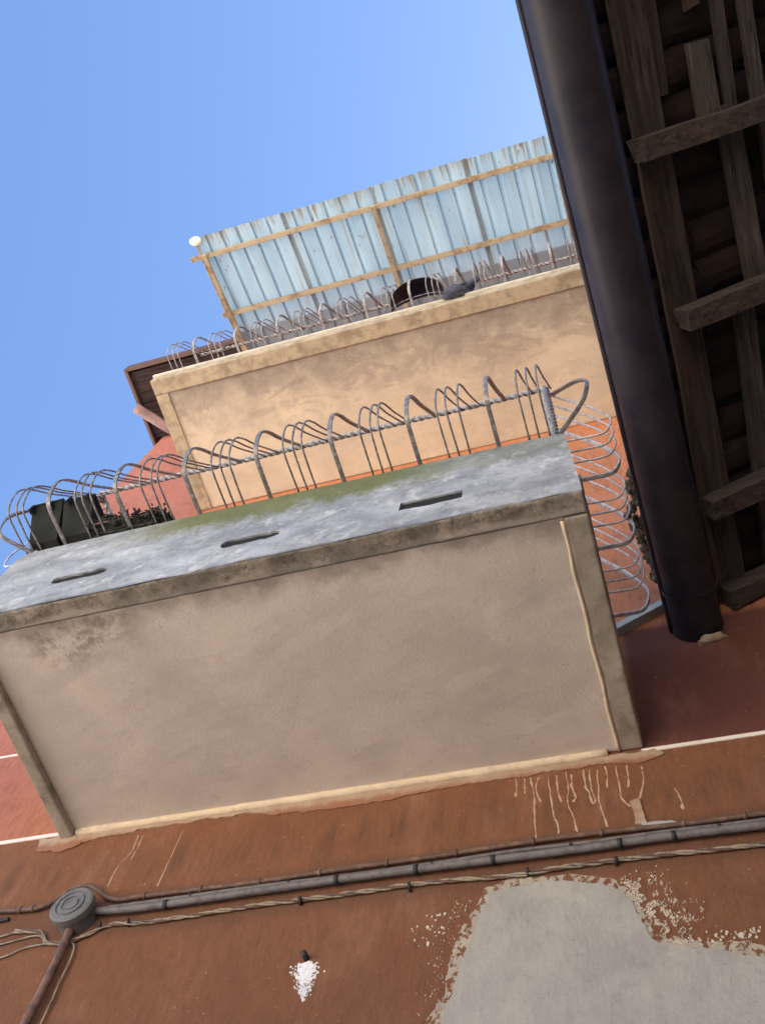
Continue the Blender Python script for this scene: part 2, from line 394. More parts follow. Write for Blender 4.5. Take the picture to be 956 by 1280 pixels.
# roof: eave boards, fascia, sloping tiled top
roof = box("roof", BX0-.12, BX1+.2, 1.76, 9.4, 11.335, 11.40, M['eave'], bld)
y = 1.78; k = 0
while y < 2.48:
    w = .115; o = box("eave_plank", BX0-.11, BX1+.18, y, min(y+w-.006, 2.5), 11.300+.004*(k % 2), 11.330, M['eave'], roof); y += w; k += 1
box("fascia_board", BX0-.15, BX0-.12, 1.74, 9.4, 11.26, 11.42, M['fascia'], roof)
box("fascia_board", BX0-.15, BX1+.2, 1.725, 1.755, 11.27, 11.42, M['fascia'], roof)
acc = ([], [])
for i in range(52):
    x = BX0-.1 + i*.19
    pts = [(x, 1.80+t*3.9, 11.45+t*1.7) for t in (0, .5, 1)]
    add(acc, sweep(pts, [(.05*math.sin(a), .085*math.cos(a)) for a in [math.pi*j/5 for j in range(6)]], up=(0, 0, 1)))
tag(link("roof_tile_rows", mesh("roof_tile_rows", acc[0], acc[1], M['tile'], True), roof), kind='stuff')
V = [(x, y, z) for x in (BX0-.11, BX1+.19) for y, z in ((1.78, 11.405), (5.7, 13.12), (9.38, 11.405))]
link("roof_slopes", mesh("roof_slopes", V, [(0, 1, 4, 3), (1, 2, 5, 4), (0, 2, 1), (3, 4, 5)], M['tile']), roof)
# white bands painted on the wall
box("painted_band", BX0+.002, -2.60, WALL-.004, WALL+.01, 4.877, 4.899, M['white'], bld)
box("painted_band", -.165, 4.9, WALL-.004, WALL+.01, 4.850, 4.870, M['white'], bld)
box("painted_band", BX0+.002, -2.72, WALL-.004, WALL+.01, 5.590, 5.604, M['white'], bld)
# mortar smeared on the wall under the lower balcony
top = [(-2.72, 4.86), (-2.0, 4.86), (-1.2, 4.86), (-.12, 4.86)]
low = [(-.085, 4.835), (-.123, 4.805), (-.173, 4.784), (-.268, 4.812), (-.451, 4.812), (-.668, 4.806), (-.945, 4.812), (-1.221, 4.784), (-1.449, 4.785), (-1.677, 4.803), (-1.76, 4.838), (-2.2, 4.832), (-2.5, 4.82), (-2.637, 4.79), (-2.70, 4.80), (-2.75, 4.84)]
plate("mortar_smear", densify(top+low, .010, .014, 3), WALL, .006, M['rim'], bld)
plate("mortar_smear", densify([(-2.80, 4.865), (-2.62, 4.865), (-2.56, 4.80), (-2.66, 4.765), (-2.78, 4.79)], .02, .02, 9), WALL, .009, M['rim'], bld)
plate("mortar_dab", densify([(-.232, 4.577), (-.199, 4.585), (-.196, 4.541), (-.184, 4.452), (-.222, 4.455), (-.222, 4.507)], .012, .007, 5), WALL, .008, M['rim0'], bld)
plate("mortar_dab", densify([(-.20, 4.452), (-.10, 4.445), (-.06, 4.425), (-.20, 4.425)], .012, .006, 6), WALL, .012, M['flash'], bld)
D = [[(-0.621, 4.804), (-0.618, 4.711)], [(-0.595, 4.804), (-0.582, 4.692), (-0.579, 4.568), (-0.574, 4.47), (-0.564, 4.43)],
 [(-0.563, 4.796), (-0.574, 4.733), (-0.556, 4.65)], [(-0.527, 4.794), (-0.515, 4.636), (-0.506, 4.554), (-0.493, 4.512), (-0.493, 4.464)],
 [(-0.495, 4.792), (-0.492, 4.726), (-0.48, 4.634)], [(-0.459, 4.806), (-0.451, 4.696), (-0.457, 4.624), (-0.436, 4.539), (-0.427, 4.461)],
 [(-0.438, 4.785), (-0.437, 4.703), (-0.425, 4.653), (-0.435, 4.624)], [(-0.391, 4.802), (-0.388, 4.714), (-0.376, 4.669), (-0.366, 4.6)],
 [(-0.367, 4.796), (-0.365, 4.687), (-0.355, 4.623), (-0.363, 4.599)], [(-0.339, 4.789), (-0.341, 4.63), (-0.335, 4.568), (-0.318, 4.468)],
 [(-0.307, 4.804), (-0.308, 4.675)], [(-0.269, 4.795), (-0.263, 4.686), (-0.256, 4.602), (-0.233, 4.557)],
 [(-0.228, 4.791), (-0.231, 4.663)], [(-0.174, 4.773), (-0.173, 4.697), (-0.184, 4.637), (-0.196, 4.594)],
 [(-0.653, 4.806), (-0.652, 4.70)], [(-0.07, 4.622), (-0.057, 4.569), (-0.053, 4.505)],
 [(-2.291, 4.803), (-2.281, 4.7), (-2.31, 4.635), (-2.313, 4.51)], [(-2.262, 4.798), (-2.262, 4.72), (-2.266, 4.65)],
 [(-2.076, 4.791), (-2.077, 4.617), (-2.078, 4.472)]]
for q, d in enumerate(D):
    if len(d) == 2: d = [d[0], ((d[0][0]+d[1][0])/2+.003, (d[0][1]+d[1][1])/2), d[1]]
    c = catmull([(a, WALL-.0005, b) for a, b in d], 6)
    c = [p + Vector((noise.noise(p*40)*.004, 0, 0)) for p in c]
    n = len(c); w = .0038 if q < 16 else .0028
    rad = [w*(.75+1.1*noise.noise(p*55)+(.6 if i > n-4 else 0)*(1 if i < n-1 else .3)) for i, p in enumerate(c)]
    Vv, Ff = sweep(c, [(math.cos(a), .12*math.sin(a)) for a in [math.pi*2*j/6 for j in range(6)]], radii=rad, up=(1, 0, 0))
    link("cement_drip", mesh("cement_drip", Vv, Ff, M['drip'], True), bld)
# the big cement repair at the foot of the picture
PATCH = [(-0.90, 3.2), (-0.858, 3.573), (-0.871, 3.718), (-0.845, 3.822), (-0.82, 3.959), (-0.791, 4.075), (-0.753, 4.18), (-0.736, 4.222), (-0.661, 4.245), (-0.573, 4.25), (-0.461, 4.238), (-0.388, 4.220), (-0.318, 4.192), (-0.275, 4.137), (-0.248, 4.056), (-0.222, 3.978), (-0.183, 3.928), (-0.1, 3.905), (-0.009, 3.886), (0.094, 3.852), (0.5, 3.80), (1.0, 3.7), (1.0, 3.2)]
def offset(pl, d):
    c = Vector((-.3, 3.6)); return [(p[0]+(Vector(p)-c).normalized().x*d, p[1]+(Vector(p)-c).normalized().y*d) for p in pl]
plate("lime_border", densify(offset(PATCH, .026), .009, .020, 11), WALL, .003, M['lime'], bld)
plate("cement_patch", densify(offset(PATCH, -.014), .007, .014, 4), WALL, .007, M['patch'], bld)
acc = ([], [])
def fleck(x, z, r, th=.002):
    th += random.random()*.003
    n = random.randint(4, 6); a0 = random.random()*6
    P = [(x+r*random.uniform(.5, 1.2)*math.cos(a0+2*math.pi*i/n), z+1.3*r*random.uniform(.5, 1.2)*math.sin(a0+2*math.pi*i/n)) for i in range(n)]
    V = [Vector((p[0], WALL-th, p[1])) for p in P]+[Vector((p[0], WALL+.004, p[1])) for p in P]
    add(acc, (V, [tuple(range(n))]+[(i, (i+1) % n, n+(i+1) % n, n+i) for i in range(n)]))
for i in range(1700):
    t = random.random()
    a = (-.305+t*.14, 4.19-t*.25); d = abs(random.gauss(0, .05))
    x, z = a[0]+d*1.0, a[1]+d*.35+random.gauss(0, .02)
    if noise.noise(Vector((x*30, z*30, 1))) > -.05: fleck(x, z, random.uniform(.0007, .0030)*(1+.8*(random.random()<.06)))
for i in range(330):
    z = random.uniform(3.6, 4.2); xl = -.80-(4.15-z)*.12
    x = xl - abs(random.gauss(0, .045))
    if noise.noise(Vector((x*25, z*25, 4))) > 0: fleck(x, z, random.uniform(.0007, .0028))
for i in range(60): fleck(random.uniform(-.15, .1), 3.925+random.gauss(0, .012), random.uniform(.002, .006))
for i in range(30): fleck(random.uniform(-1.0, -.86), random.uniform(4.02, 4.16), random.uniform(.002, .006))
tag(link("lime_flecks", mesh("lime_flecks", acc[0], acc[1], M['fleck']), bld), kind='stuff')
# white filler round an old screw hole
acc = ([], [])
for i in range(620):
    t = random.random()**1.3; z = 4.005-.155*t; hw = .048*(1-t)**.6*(.5+min(1, t*5)*.5)
    x = -1.352+.022*t+random.gauss(0, .5)*hw
    fleck(x, z, random.uniform(.0012, .0045)*(1.1-.4*t), .001)
for i in range(60):
    t = random.random(); fleck(-1.352+.015*t+random.gauss(0, .012), 3.99-.06*t, random.uniform(.004, .009), .0005)
tag(link("white_filler_splash", mesh("white_filler_splash", acc[0], acc[1], M['whitegob']), bld), kind='stuff')
tube("dark_hole_stub", [(-1.356, 2.47, 4.022), (-1.356, 2.51, 4.022)], .011, M['black'], bld, 10)  # black stub standing in for the dark inside the hole

# ------------------------------------------------------------------ lower balcony
def grid_slab(name, x0, x1, y0, y1, z0, z1, mat, parent, amp=.004):
    bm = bmesh.new(); box_bm(bm, x0, x1, y0, y1, z0, z1, .008)
    bmesh.ops.subdivide_edges(bm, edges=[e for e in bm.edges if e.calc_length() > .3], cuts=14, use_grid_fill=True)
    for v in bm.verts:
        n = noise.noise(v.co*6)*amp + noise.noise(v.co*23)*amp*.5
        v.co += Vector((n*.6, n*.6, n))
    return link(name, bm_done(name, bm, mat), parent)
Z1 = 4.878; YF = 1.396; XL, XR = -2.685, -.158
bal = empty("concrete_balcony", (-1.42, 2.5, Z1), "large lower balcony with beige underside and grey slotted kerb", "balcony", "balconies on the red wall")
grid_slab("slab", XL+.06, XR-.08, YF+.085, 2.497, Z1, Z1+.17, M['soffit'], bal, .003)
grid_slab("soffit_border", XL, XR, YF+.002, YF+.084, Z1-.005, Z1+.16, M['border_front'], bal, .006)
grid_slab("soffit_border", XR-.083, XR, YF+.09, 2.496, Z1-.005, Z1+.16, M['border'], bal, .004)
grid_slab("soffit_border", XL, XL+.062, YF+.09, 2.496, Z1-.034, Z1+.16, M['border'], bal, .004)
tube("drip_bead", [(XR-.092+.003*math.sin(i*2.1), YF+.10+i*.1, Z1-.001) for i in range(11)], .0075, M['cream'], bal, 8, sub=3)
# cream cove where the slab meets the wall
pts = [(XL+.07+i*.0505, 2.493, Z1-.006+.002*math.sin(i*1.7)) for i in range(47)]
Vv, Ff = sweep(pts, [(-.02, -.016), (.012, -.016), (.012, .016), (-.004, .016)], up=(0, 0, 1))
tube("plaster_cove", pts, .019, M['cream'], bal, 8, radii=[1+.25*noise.noise(Vector((p[0]*7, 0, 3))) for p in pts])
# slotted kerb: loft then cut the slots
KT = 5.565
prof = [(YF, Z1+.001), (YF-.002, 4.95), (YF-.001, 5.05), (YF+.001, 5.15), (YF+.001, 5.25), (YF+.002, 5.35), (YF+.003, 5.45), (YF+.010, 5.53), (YF+.028, KT-.004), (YF+.06, KT), (YF+.095, KT-.012), (YF+.11, KT-.05), (YF+.11, Z1+.17)]
nx = 90; V = []; Fc = []
for i in range(nx+1):
    t = i/nx
    for (yy, zz) in prof:
        h = (zz-Z1)/.69
        x = (XL-.035*h)*(1-t)+(XR-.05*h)*t
        p = Vector((x, yy, zz)); n = noise.noise(Vector((x*5, yy*5, zz*5)))*.006+noise.noise(p*19)*.0035
        top = max(0, (h-.8)/.2)
        sag = 0
        if t > .94: sag = ((t-.94)/.06)**2*.02
        if t < .05: sag = ((.05-t)/.05)**2*.04
        V.append((x, yy+n*.7, zz+(n*1.9-sag)*top))
k = len(prof)
for i in range(nx):
    for j in range(k-1): a = i*k+j; Fc.append((a, a+k, a+k+1, a+1))
    a = i*k; Fc.append((a, a+k-1, a+2*k-1, a+k))
Fc.append(tuple(range(k))); Fc.append(tuple(reversed(range(nx*k, nx*k+k))))
bm = bmesh.new(); me = mesh("kerb", V, Fc, M['kerb']); bm.from_mesh(me); bpy.data.meshes.remove(me)
kerb = link("kerb", bm_done("kerb", bm, M['kerb']), bal)
bm = bmesh.new()
for (a, b, z0, z1, rag) in ((-.843, -.598, 5.046, 5.120, .003), (-1.585, -1.333, 5.052, 5.120, .010), (-2.348, -2.096, 5.058, 5.122, .011)):
    ret = bmesh.ops.create_grid(bm, x_segments=14, y_segments=1, size=.5)
    vs = ret['verts']
    for v in vs:
        t = v.co.x+.5; s = v.co.y
        e = min(t, 1-t)
        zz = (z0+z1)/2+(s*2)*((z1-z0)/2*(min(1, .45+e*6) if rag > .004 else 1)+rag*noise.noise(Vector((t*9, s*3, a*7))))
        v.co = Vector((a+(b-a)*t, 1.3, zz))
    fs = list({f for v in vs for f in v.link_faces})
    r = bmesh.ops.extrude_face_region(bm, geom=fs)
    bmesh.ops.translate(bm, vec=(0, .165, 0), verts=[g for g in r['geom'] if isinstance(g, bmesh.types.BMVert)])
cut = bpy.data.objects.new("cut", bm_done("cut", bm, M['kerb'])); col.objects.link(cut)
cut.location = (0, 0, 0)
kerb.parent = None; kerb.location = (0, 0, 0)
md = kerb.modifiers.new("b", 'BOOLEAN'); md.object = cut; md.operation = 'DIFFERENCE'; md.solver = 'EXACT'
dg = bpy.context.evaluated_depsgraph_get(); dg.update()
nm = bpy.data.meshes.new_from_object(kerb.evaluated_get(dg)); kerb.modifiers.clear(); kerb.data = nm
for p in nm.polygons: p.use_smooth = False
bpy.data.objects.remove(cut)
kerb.parent = bal; kerb.location = -Vector(bal.location)
for (a, b) in ((-.85, -.59), (-1.59, -1.325), (-2.36, -2.09)): box('scupper_shade_plate', a, b, YF+.009, YF+.03, 5.035, 5.135, M['slot_shade'], bal)  # black plates set in the slots, standing in for their inner shade
# side kerbs
grid_slab("side_kerb", XR-.15, XR-.055, YF+.115, 2.495, Z1+.165, KT-.01, M['kerb'], bal, .006)
grid_slab("side_kerb", XL-.01, XL+.09, YF+.115, 2.495, Z1+.165, KT-.01, M['kerb'], bal, .006)

# ------------------------------------------------------------------ railings
def profile(out, flat, end=-.035):
    k = out/.245
    P = [(0.03*-1, 0.0), (.10*k, -.008), (.195*k, .000), (.238*k, .075), (.245*k, .165), (.205*k, .26), (.115*k, .405), (end, .685)]
    return catmull([(0, -a, b) for a, b in P], 5)
def bar_mesh(name, out, thick, mat, end=-.035):
    P = profile(out, thick, end)
    if thick: V, Fc = sweep(P, [(-.004, -.009), (.004, -.009), (.005, 0), (.004, .009), (-.004, .009), (-.005, 0)], up=(0, 0, 1))
    else: V, Fc = sweep(P, circ(.0045, 6), up=(0, 0, 1))
    return mesh(name, V, Fc, mat, not thick)
def railing(name, label, base, x0, x1, yf, out, outs, pale, first, pitch_, ybar, rails_z=.685, side=True):
    iron = M['ironpale'] if pale else M['iron']; tw = M['ironpale'] if pale else M['ironlite']
    t = empty(name, ((x0+x1)/2, yf, base), label, "railing", "bellied railings of the balconies")
    mt, mn = bar_mesh("thick_baluster", out, True, iron), bar_mesh("thin_baluster", out, False, iron)
    sm = M['sidebar']; st, sn = bar_mesh("thick_side_baluster", outs, True, sm, -.078), bar_mesh("thin_side_baluster", outs, False, sm, -.078)
    x = first
    while x < x1+.02:
        if x > x0: link("thick_baluster", mt, t, (x, yf, base))
        for d in (.13, .172, .214):
            if x0-.03 < x+d < x1-.02: link("thin_baluster", mn, t, (x+d+random.uniform(-.004, .004), yf, base), (0, random.uniform(-.012, .012), random.uniform(-.02, .02)))
        x += pitch_
    for s, xs in ((1, x1), (-1, x0)):
        for y in ybar:
            if y < 2.45: link("thick_baluster", st, t, (xs-.005*s, y, base), (0, 0, s*math.pi/2))
            for d in (.115, .165, .215):
                if y+d < 2.40: link("thin_baluster", sn, t, (xs-.005*s, y+d+random.uniform(-.005, .005), base), (0, 0, s*math.pi/2+random.uniform(-.03, .03)))
        for d in (-.20, -.15, -.10):
            if ybar: link("thin_baluster", sn, t, (xs-.005*s, ybar[0]+d+.02, base), (0, 0, s*math.pi/2))
        if not ybar: continue
        # corner bar bulging on the diagonal
        cm = bar_mesh("corner_baluster", .185, True, iron, -.085)
        link("corner_baluster", cm, t, (xs-.012*s, yf+.01, base), (0, 0, s*math.pi/4))
        # twisted corner post and side handrail
        xr = xs-.085*s
        n = 40; P = [(xs-.045*s+(xr-xs+.045*s)*i/n, yf+.035, base-.02+(rails_z+.03)*i/n) for i in range(n+1)]
        V, Fc = sweep(P, rect(.015, .015), twist=34 if not pale else 20); link("corner_post", mesh("corner_post", V, Fc, tw), t)
        n = 110; P = [(xr, yf+.03+(2.5-yf-.03)*i/n, base+rails_z) for i in range(n+1)]
        V, Fc = sweep(P, rect(.013, .010), twist=30); link("handrail", mesh("handrail", V, Fc, tw), t)
    n = 420; P = [(x0+.08+(x1-x0-.16)*i/n, yf+.03, base+rails_z+.004*math.sin(i*.03)) for i in range(n+1)]
    V, Fc = sweep(P, rect(.0115, .0085), twist=46); link("handrail", mesh("handrail", V, Fc, tw), t)
    return t
railing("balcony_railing", "dark bellied iron railing with twisted rail on the slotted grey kerb", KT+.005, -2.72, -.20, 1.40, .235, .185, False, -2.518-.3398, .3398, (1.64, 1.965, 2.30))

# ------------------------------------------------------------------ upper balcony
Z2 = 8.700; YU = 1.402; UX0, UX1 = -3.262, .30
bu = empty("concrete_balcony", (-1.5, 2.5, Z2), "upper balcony with ochre stained underside below the translucent canopy", "balcony", "balconies on the red wall")
grid_slab("slab", UX0+.10, UX1-.1, YU+.115, 2.497, Z2+.003, Z2+.10, M['soffit2'], bu, .004)
grid_slab("soffit_border", UX0, UX1, YU, YU+.118, Z2-.010, Z2+.10, M['border2'], bu, .004)
grid_slab("soffit_border", UX0, UX0+.105, YU+.12, 2.496, Z2-.010, Z2+.10, M['border2'], bu, .004)
grid_slab("soffit_border", UX1-.105, UX1, YU+.12, 2.496, Z2-.010, Z2+.10, M['border2'], bu, .004)
grid_slab("nosing", UX0-.012, UX1+.012, YU-.014, YU+.10, Z2+.094, Z2+.128, M['nosing'], bu, .003)
railing("balcony_railing", "pale painted bellied railing of the upper balcony under the canopy", Z2+.14, UX0+.05, UX1-.05, YU+.03, .20, .15, True, UX0+.02, .339, ())

# ------------------------------------------------------------------ canopy over the upper balcony
def zc(y): return 10.60+.25*(y-.64)
can = empty("canopy", (-1.5, 2.5, 10.8), "translucent corrugated canopy with rusty beams over the upper balcony", "canopy")
def sheet(x0, x1, k):
    V = []; Fc = []; prof = []
    x = x0; P = .145
    while x < x1:
        for dx, dz in ((0, 0), (.100, 0), (.110, .016), (.130, .016)):
            if x+dx <= x1: prof.append((x+dx, dz))
        x += P
    prof.append((x1, 0)); ys = [.64+.008*(k % 2)+i*(2.49-.64)/6 for i in range(7)]
    ys = [min(y, 2.49) for y in ys]
    for j, y in enumerate(ys):
        for (px, dz) in prof:
            e = (.012*noise.noise(Vector((px*30, k, 0))) if j == 0 else 0)
            V.append((px, y+e, zc(y)+dz+.006*(k % 2)+.003*noise.noise(Vector((px*3, y*3, k)))))
    n = len(prof)
    for j in range(6):
        for i in range(n-1): a = j*n+i; Fc.append((a, a+1, a+n+1, a+n))
    me = mesh("corrugated_sheet", V, Fc, M['sheet'])
    o = link("corrugated_sheet", me, can)
    s = o.modifiers.new("t", 'SOLIDIFY'); s.thickness = .002
xs = -3.235
for k in range(5): sheet(xs, xs+.86, k); xs += .82
for yb, xe in ((.815, -3.33), (1.385, -3.27)):
    box("beam", xe, 1.0, yb-.022, yb+.022, zc(yb)-.055, zc(yb)-.004, M['beam'], can, .004)
for xb in (-3.19, -1.60, -.02):
    P = [(xb, .80, zc(.80)-.062), (xb, 2.495, zc(2.495)-.062)]
    V, Fc = sweep(P, rect(.020, .018), up=(0, 0, 1)); link("cross_beam", mesh("cross_beam", V, Fc, M['beam']), can)
P = [(-3.235, .66, zc(.66)-.012), (-3.235, 2.49, zc(2.49)-.012)]
V, Fc = sweep(P, rect(.022, .004), up=(0, 0, 1)); link("edge_strip", mesh("edge_strip", V, Fc, M['border2']), can)
# sunlit spot at the outer corner of the canopy, made as a pale cap
bm = bmesh.new(); bmesh.ops.create_uvsphere(bm, u_segments=16, v_segments=10, radius=.05)
for v in bm.verts: v.co = Vector((v.co.x*1.1, v.co.y*.8, v.co.z*.75))+Vector((-3.225, .665, 10.585))+Vector((1, 1, 1))*noise.noise(v.co*20)*.004
link("end_cap", bm_done("end_cap", bm, new_mat("ivory_cap", (.85, .86, .70), .6), True), can)

# pipe stub at the eave corner
P = [(-4.66, 2.12, 11.20), (-4.43, 2.377, 11.20), (-4.30, 2.52, 11.20)]
dp = tube("eave_pipe", P, .052, M['clay'], None, 12, sub=5)
tag(dp, "short reddish pipe sticking out under the roof corner at the left", "pipe")

# ------------------------------------------------------------------ planter, plant, basin, cloth
pl = empty("planter", (-2.5, 1.32, KT), "dark ribbed planter wedged behind the bars at the left kerb end", "planter")
bm = bmesh.new()
def trap(bm, x0, x1, y0, y1, z0, z1, k):
    vs = box_bm(bm, x0, x1, y0, y1, z0, z1)
    cx, cy = (x0+x1)/2, (y0+y1)/2
    for v in vs:
        if v.co.z < (z0+z1)/2: v.co.x = cx+(v.co.x-cx)*k; v.co.y = (1.385 if v.co.y < cy else y1)
trap(bm, -2.71, -2.545, 1.262, 1.47, KT+.008, KT+.175, .88); link("pot", bm_done("pot", bm, M['planter']), pl)
bm = bmesh.new(); trap(bm, -2.54, -2.38, 1.272, 1.47, KT+.008, KT+.165, .88); link("pot", bm_done("pot", bm, M['planter']), pl)
for i in range(4): box("rib", -2.70+i*.10, -2.69+i*.10, 1.25, 1.28, KT+.12, KT+.17, M['planter'], pl)
box("rim", -2.716, -2.541, 1.255, 1.475, KT+.172, KT+.188, M['planter'], pl, .004)
box("rim", -2.539, -2.374, 1.265, 1.475, KT+.162, KT+.178, M['planter'], pl, .004)
bm = bmesh.new(); bmesh.ops.create_icosphere(bm, subdivisions=4, radius=1)
for v in bm.verts:
    k = 1+.45*noise.noise(v.co*3)+.25*noise.noise(v.co*9); t = (v.co.x+1)/2
    v.co = Vector((-2.42+.38*t, 1.415+v.co.y*.03*k, KT+.02+v.co.z*(.055*(1-t)+.012)*k+.025*(1-t)))
heap = bm_done("matted_growth", bm, M['leafdk'])
acc = ([], [])
def leaf(p, L, w):
    a = random.uniform(0, 6.28); t = random.uniform(-.6, .9); d = Vector((math.cos(a)*math.cos(t), math.sin(a)*math.cos(t), math.sin(t)))
    s = d.cross(Vector((random.random()-.5, random.random()-.5, 1))).normalized()*w
    p = Vector(p); add(acc, ([p, p+d*L*.5+s, p+d*L, p+d*L*.5-s], [(0, 1, 2, 3)]))
for i in range(1500):
    t = random.random()**1.15; x = -2.40+.40*t; h = .10*(1-t)**.8+.012
    leaf((x+random.gauss(0, .015), 1.41+random.gauss(0, .025), KT+.01+random.random()*h), random.uniform(.015, .04), random.uniform(.005, .010))
pt = empty("trailing_plant", (-2.2, 1.37, KT), "dark withered plant lying along the kerb right of the planter", "plant")
link("matted_growth", heap, pt)
link("foliage", mesh("foliage", acc[0], acc[1], M['leafdk']), pt)
tube("stem", [(-2.36, 1.36, KT+.02), (-2.2, 1.38, KT+.05), (-2.0, 1.37, KT+.02)], .006, M['brownc'], pt, 6, sub=4)

# black half-round basin and a dark cloth at the edge of the upper balcony
ba = empty("basin", (-1.16, 1.30, 8.84), "black half-round basin on the edge of the upper balcony", "basin")
V = []; Fc = []; nu, nv = 20, 8
for j in range(nv+1):
    b = math.pi/2*j/nv
    for i in range(nu+1):
        a = math.pi*i/nu
        V.append((-1.165+.20*math.cos(a), 1.385-.14*math.sin(b)*math.sin(a)**.7-.02, 8.83+.25*math.sin(a)*(.55+.45*math.cos(b))))
for j in range(nv):
    for i in range(nu): a = j*(nu+1)+i; Fc.append((a, a+1, a+nu+2, a+nu+1))
link("shell", mesh("shell", V, Fc, M['blackp'], True), ba)
tube("rim", [(-1.165+.203*math.cos(math.pi*i/16), 1.38, 8.83+.255*math.sin(math.pi*i/16)) for i in range(17)], .009, M['blackp'], ba, 8)
cl = empty("cloth_bundle", (-.86, 1.36, 8.80), "crumpled dark blue cloth lying beside the black basin", "cloth")
bm = bmesh.new(); bmesh.ops.create_icosphere(bm, subdivisions=4, radius=1)
for v in bm.verts:
    c = v.co.copy(); r = 1+.35*noise.noise(c*2.1)+.15*noise.noise(c*6)
    v.co = Vector((-.865+c.x*.105*r, 1.36+c.y*.05*r, 8.80+c.z*.035*r+(c.x*.045 if c.x > 0 else c.x*.01)+.03*max(0, c.x)**2))
link("fold", bm_done("fold", bm, M['cloth'], True), cl)
tube("sleeve", [(-.80, 1.34, 8.83), (-.75, 1.33, 8.87), (-.72, 1.33, 8.91)], .022, M['cloth'], cl, 8, sub=4)

# ------------------------------------------------------------------ pipes and cables on the wall
def wallpath(L, y): return [(a, y, b) for a, b in L]
CT = [(-3.3, 4.440), (-2.921, 4.436), (-2.76, 4.429), (-2.63, 4.418), (-2.563, 4.421), (-2.504, 4.456), (-2.465, 4.500), (-2.401, 4.513), (-2.34, 4.48), (-2.27, 4.425), (-2.203, 4.404), (-2.114, 4.408), (-2.036, 4.406), (-1.634, 4.402), (-1.315, 4.410), (-1.007, 4.412), (-.655, 4.421), (-.523, 4.424), (-.266, 4.420), (-.072, 4.411), (.206, 4.411), (.95, 4.418)]
c1 = empty("brown_cable_duct", (-1, 2.48, 4.41), "thin brown duct running topmost, bent over the round junction box", "duct")
tube("duct", wallpath(CT, 2.482), .0095, M['brownc'], c1, 8, sub=5)
for x in [-2.66, -2.60, -2.10, -1.86, -1.62, -1.38, -1.12, -.86, -.58, -.34, -.06, .14]:
    z = next((a[1]+(b[1]-a[1])*(x-a[0])/(b[0]-a[0])) for a, b in zip(CT, CT[1:]) if a[0] <= x <= b[0])
    tube("clip", [(x-.006, 2.482, z), (x+.006, 2.482, z)], .0135, M['brownc'], c1, 8)
CM = [(-2.30, 4.376), (-2.167, 4.378), (-2.028, 4.378), (-1.632, 4.384), (-1.259, 4.381), (-.905, 4.385), (-.656, 4.394), (-.396, 4.389), (-.144, 4.392), (.2, 4.387), (.95, 4.394)]
c2 = empty("slim_grey_duct", (-1, 2.485, 4.38), "slim grey duct between the brown duct and the thick grey pipe", "duct")
tube("duct", wallpath(CM, 2.488), .0075, M['conduit'], c2, 8, sub=4)
for x in (-1.9, -1.5, -.95, -.45, .05): tube("clip", [(x-.005, 2.488, 4.384), (x+.005, 2.488, 4.384)], .011, M['black'], c2, 8)
CC = [(-2.33, 4.358), (-2.25, 4.346), (-2.16, 4.338), (-2.008, 4.336), (-1.617, 4.344), (-1.251, 4.350), (-.999, 4.350), (-.725, 4.348), (-.396, 4.346), (-.147, 4.352), (.194, 4.347), (.95, 4.350)]
c3 = empty("grey_conduit", (-1, 2.475, 4.35), "thick grey conduit leaving the right of the round junction box", "conduit")
tube("conduit", wallpath(CC, 2.474), .0145, M['conduit'], c3, 10, sub=4)
for x in (-1.98, -1.30, -1.0, -.72, -.28, -.10):
    z = next((a[1]+(b[1]-a[1])*(x-a[0])/(b[0]-a[0])) for a, b in zip(CC, CC[1:]) if a[0] <= x <= b[0])
    tube("clip", [(x-.008, 2.474, z), (x+.008, 2.474, z)], .0185, M['black'], c3, 10)
CB = [(-2.632, 4.313), (-2.509, 4.292), (-2.451, 4.234), (-2.359, 4.222), (-2.285, 4.248), (-2.215, 4.282), (-2.1, 4.278), (-1.99, 4.274), (-1.607, 4.289), (-1.428, 4.289), (-1.264, 4.289), (-1.095, 4.294), (-.898, 4.293), (-.654, 4.277), (-.527, 4.284), (-.401, 4.288), (-.156, 4.287), (.178, 4.277), (.95, 4.278)]
c4 = empty("twisted_cable", (-1, 2.487, 4.28), "loose twisted beige cable hanging below the grey conduit", "cable")
base = catmull(wallpath(CB, 2.489), 16)
for s in (0, 1, 2):
    P = []; L = 0
    for i, p in enumerate(base):
        if i: L += (p-base[i-1]).length
        a = L*34+s*2.09; r = .0062*(1+.5*noise.noise(Vector((L*3, s, 0)))); P.append(p+Vector((0, math.cos(a)*r*.6, math.sin(a)*r)))
    V, Fc = sweep(P, circ(.0042, 5)); link("strand", mesh("strand", V, Fc, M['cable'] if s else M['brownc'], True), c4)
for x in (-2.24, -2.12, -1.43, -1.02, -.6, -.3): tube("clip", [(x, 2.497, 4.272), (x, 2.47, 4.286)], .007, M['black'], c4, 6)
W = [[(-3.0, 4.24), (-2.692, 4.297), (-2.60, 4.313), (-2.51, 4.292)], [(-3.0, 4.20), (-2.67, 4.255), (-2.52, 4.278), (-2.46, 4.24)], [(-3.0, 4.10), (-2.632, 4.185), (-2.543, 4.222), (-2.44, 4.228), (-2.36, 4.219)], [(-3.0, 4.36), (-2.739, 4.385), (-2.70, 4.388)]]
lab = ["upper thin loose wire at the left of the junction box", "middle thin loose wire at the left of the junction box", "lowest thin loose wire running left below the junction box", "dark cut wire stub under the brown duct at left edge"]
for i, w in enumerate(W): tag(tube("loose_wire", wallpath(w, 2.492), .0035 if i < 3 else .009, M['cable'] if i < 3 else M['black'], None, 6, sub=6), lab[i], "wire", "loose wires by the junction box")
jb = empty("junction_box", (-2.40, 2.5, 4.36), "round grey junction box with ribbed lid where the ducts meet", "junction box")
jx, jz = -2.362, 4.340
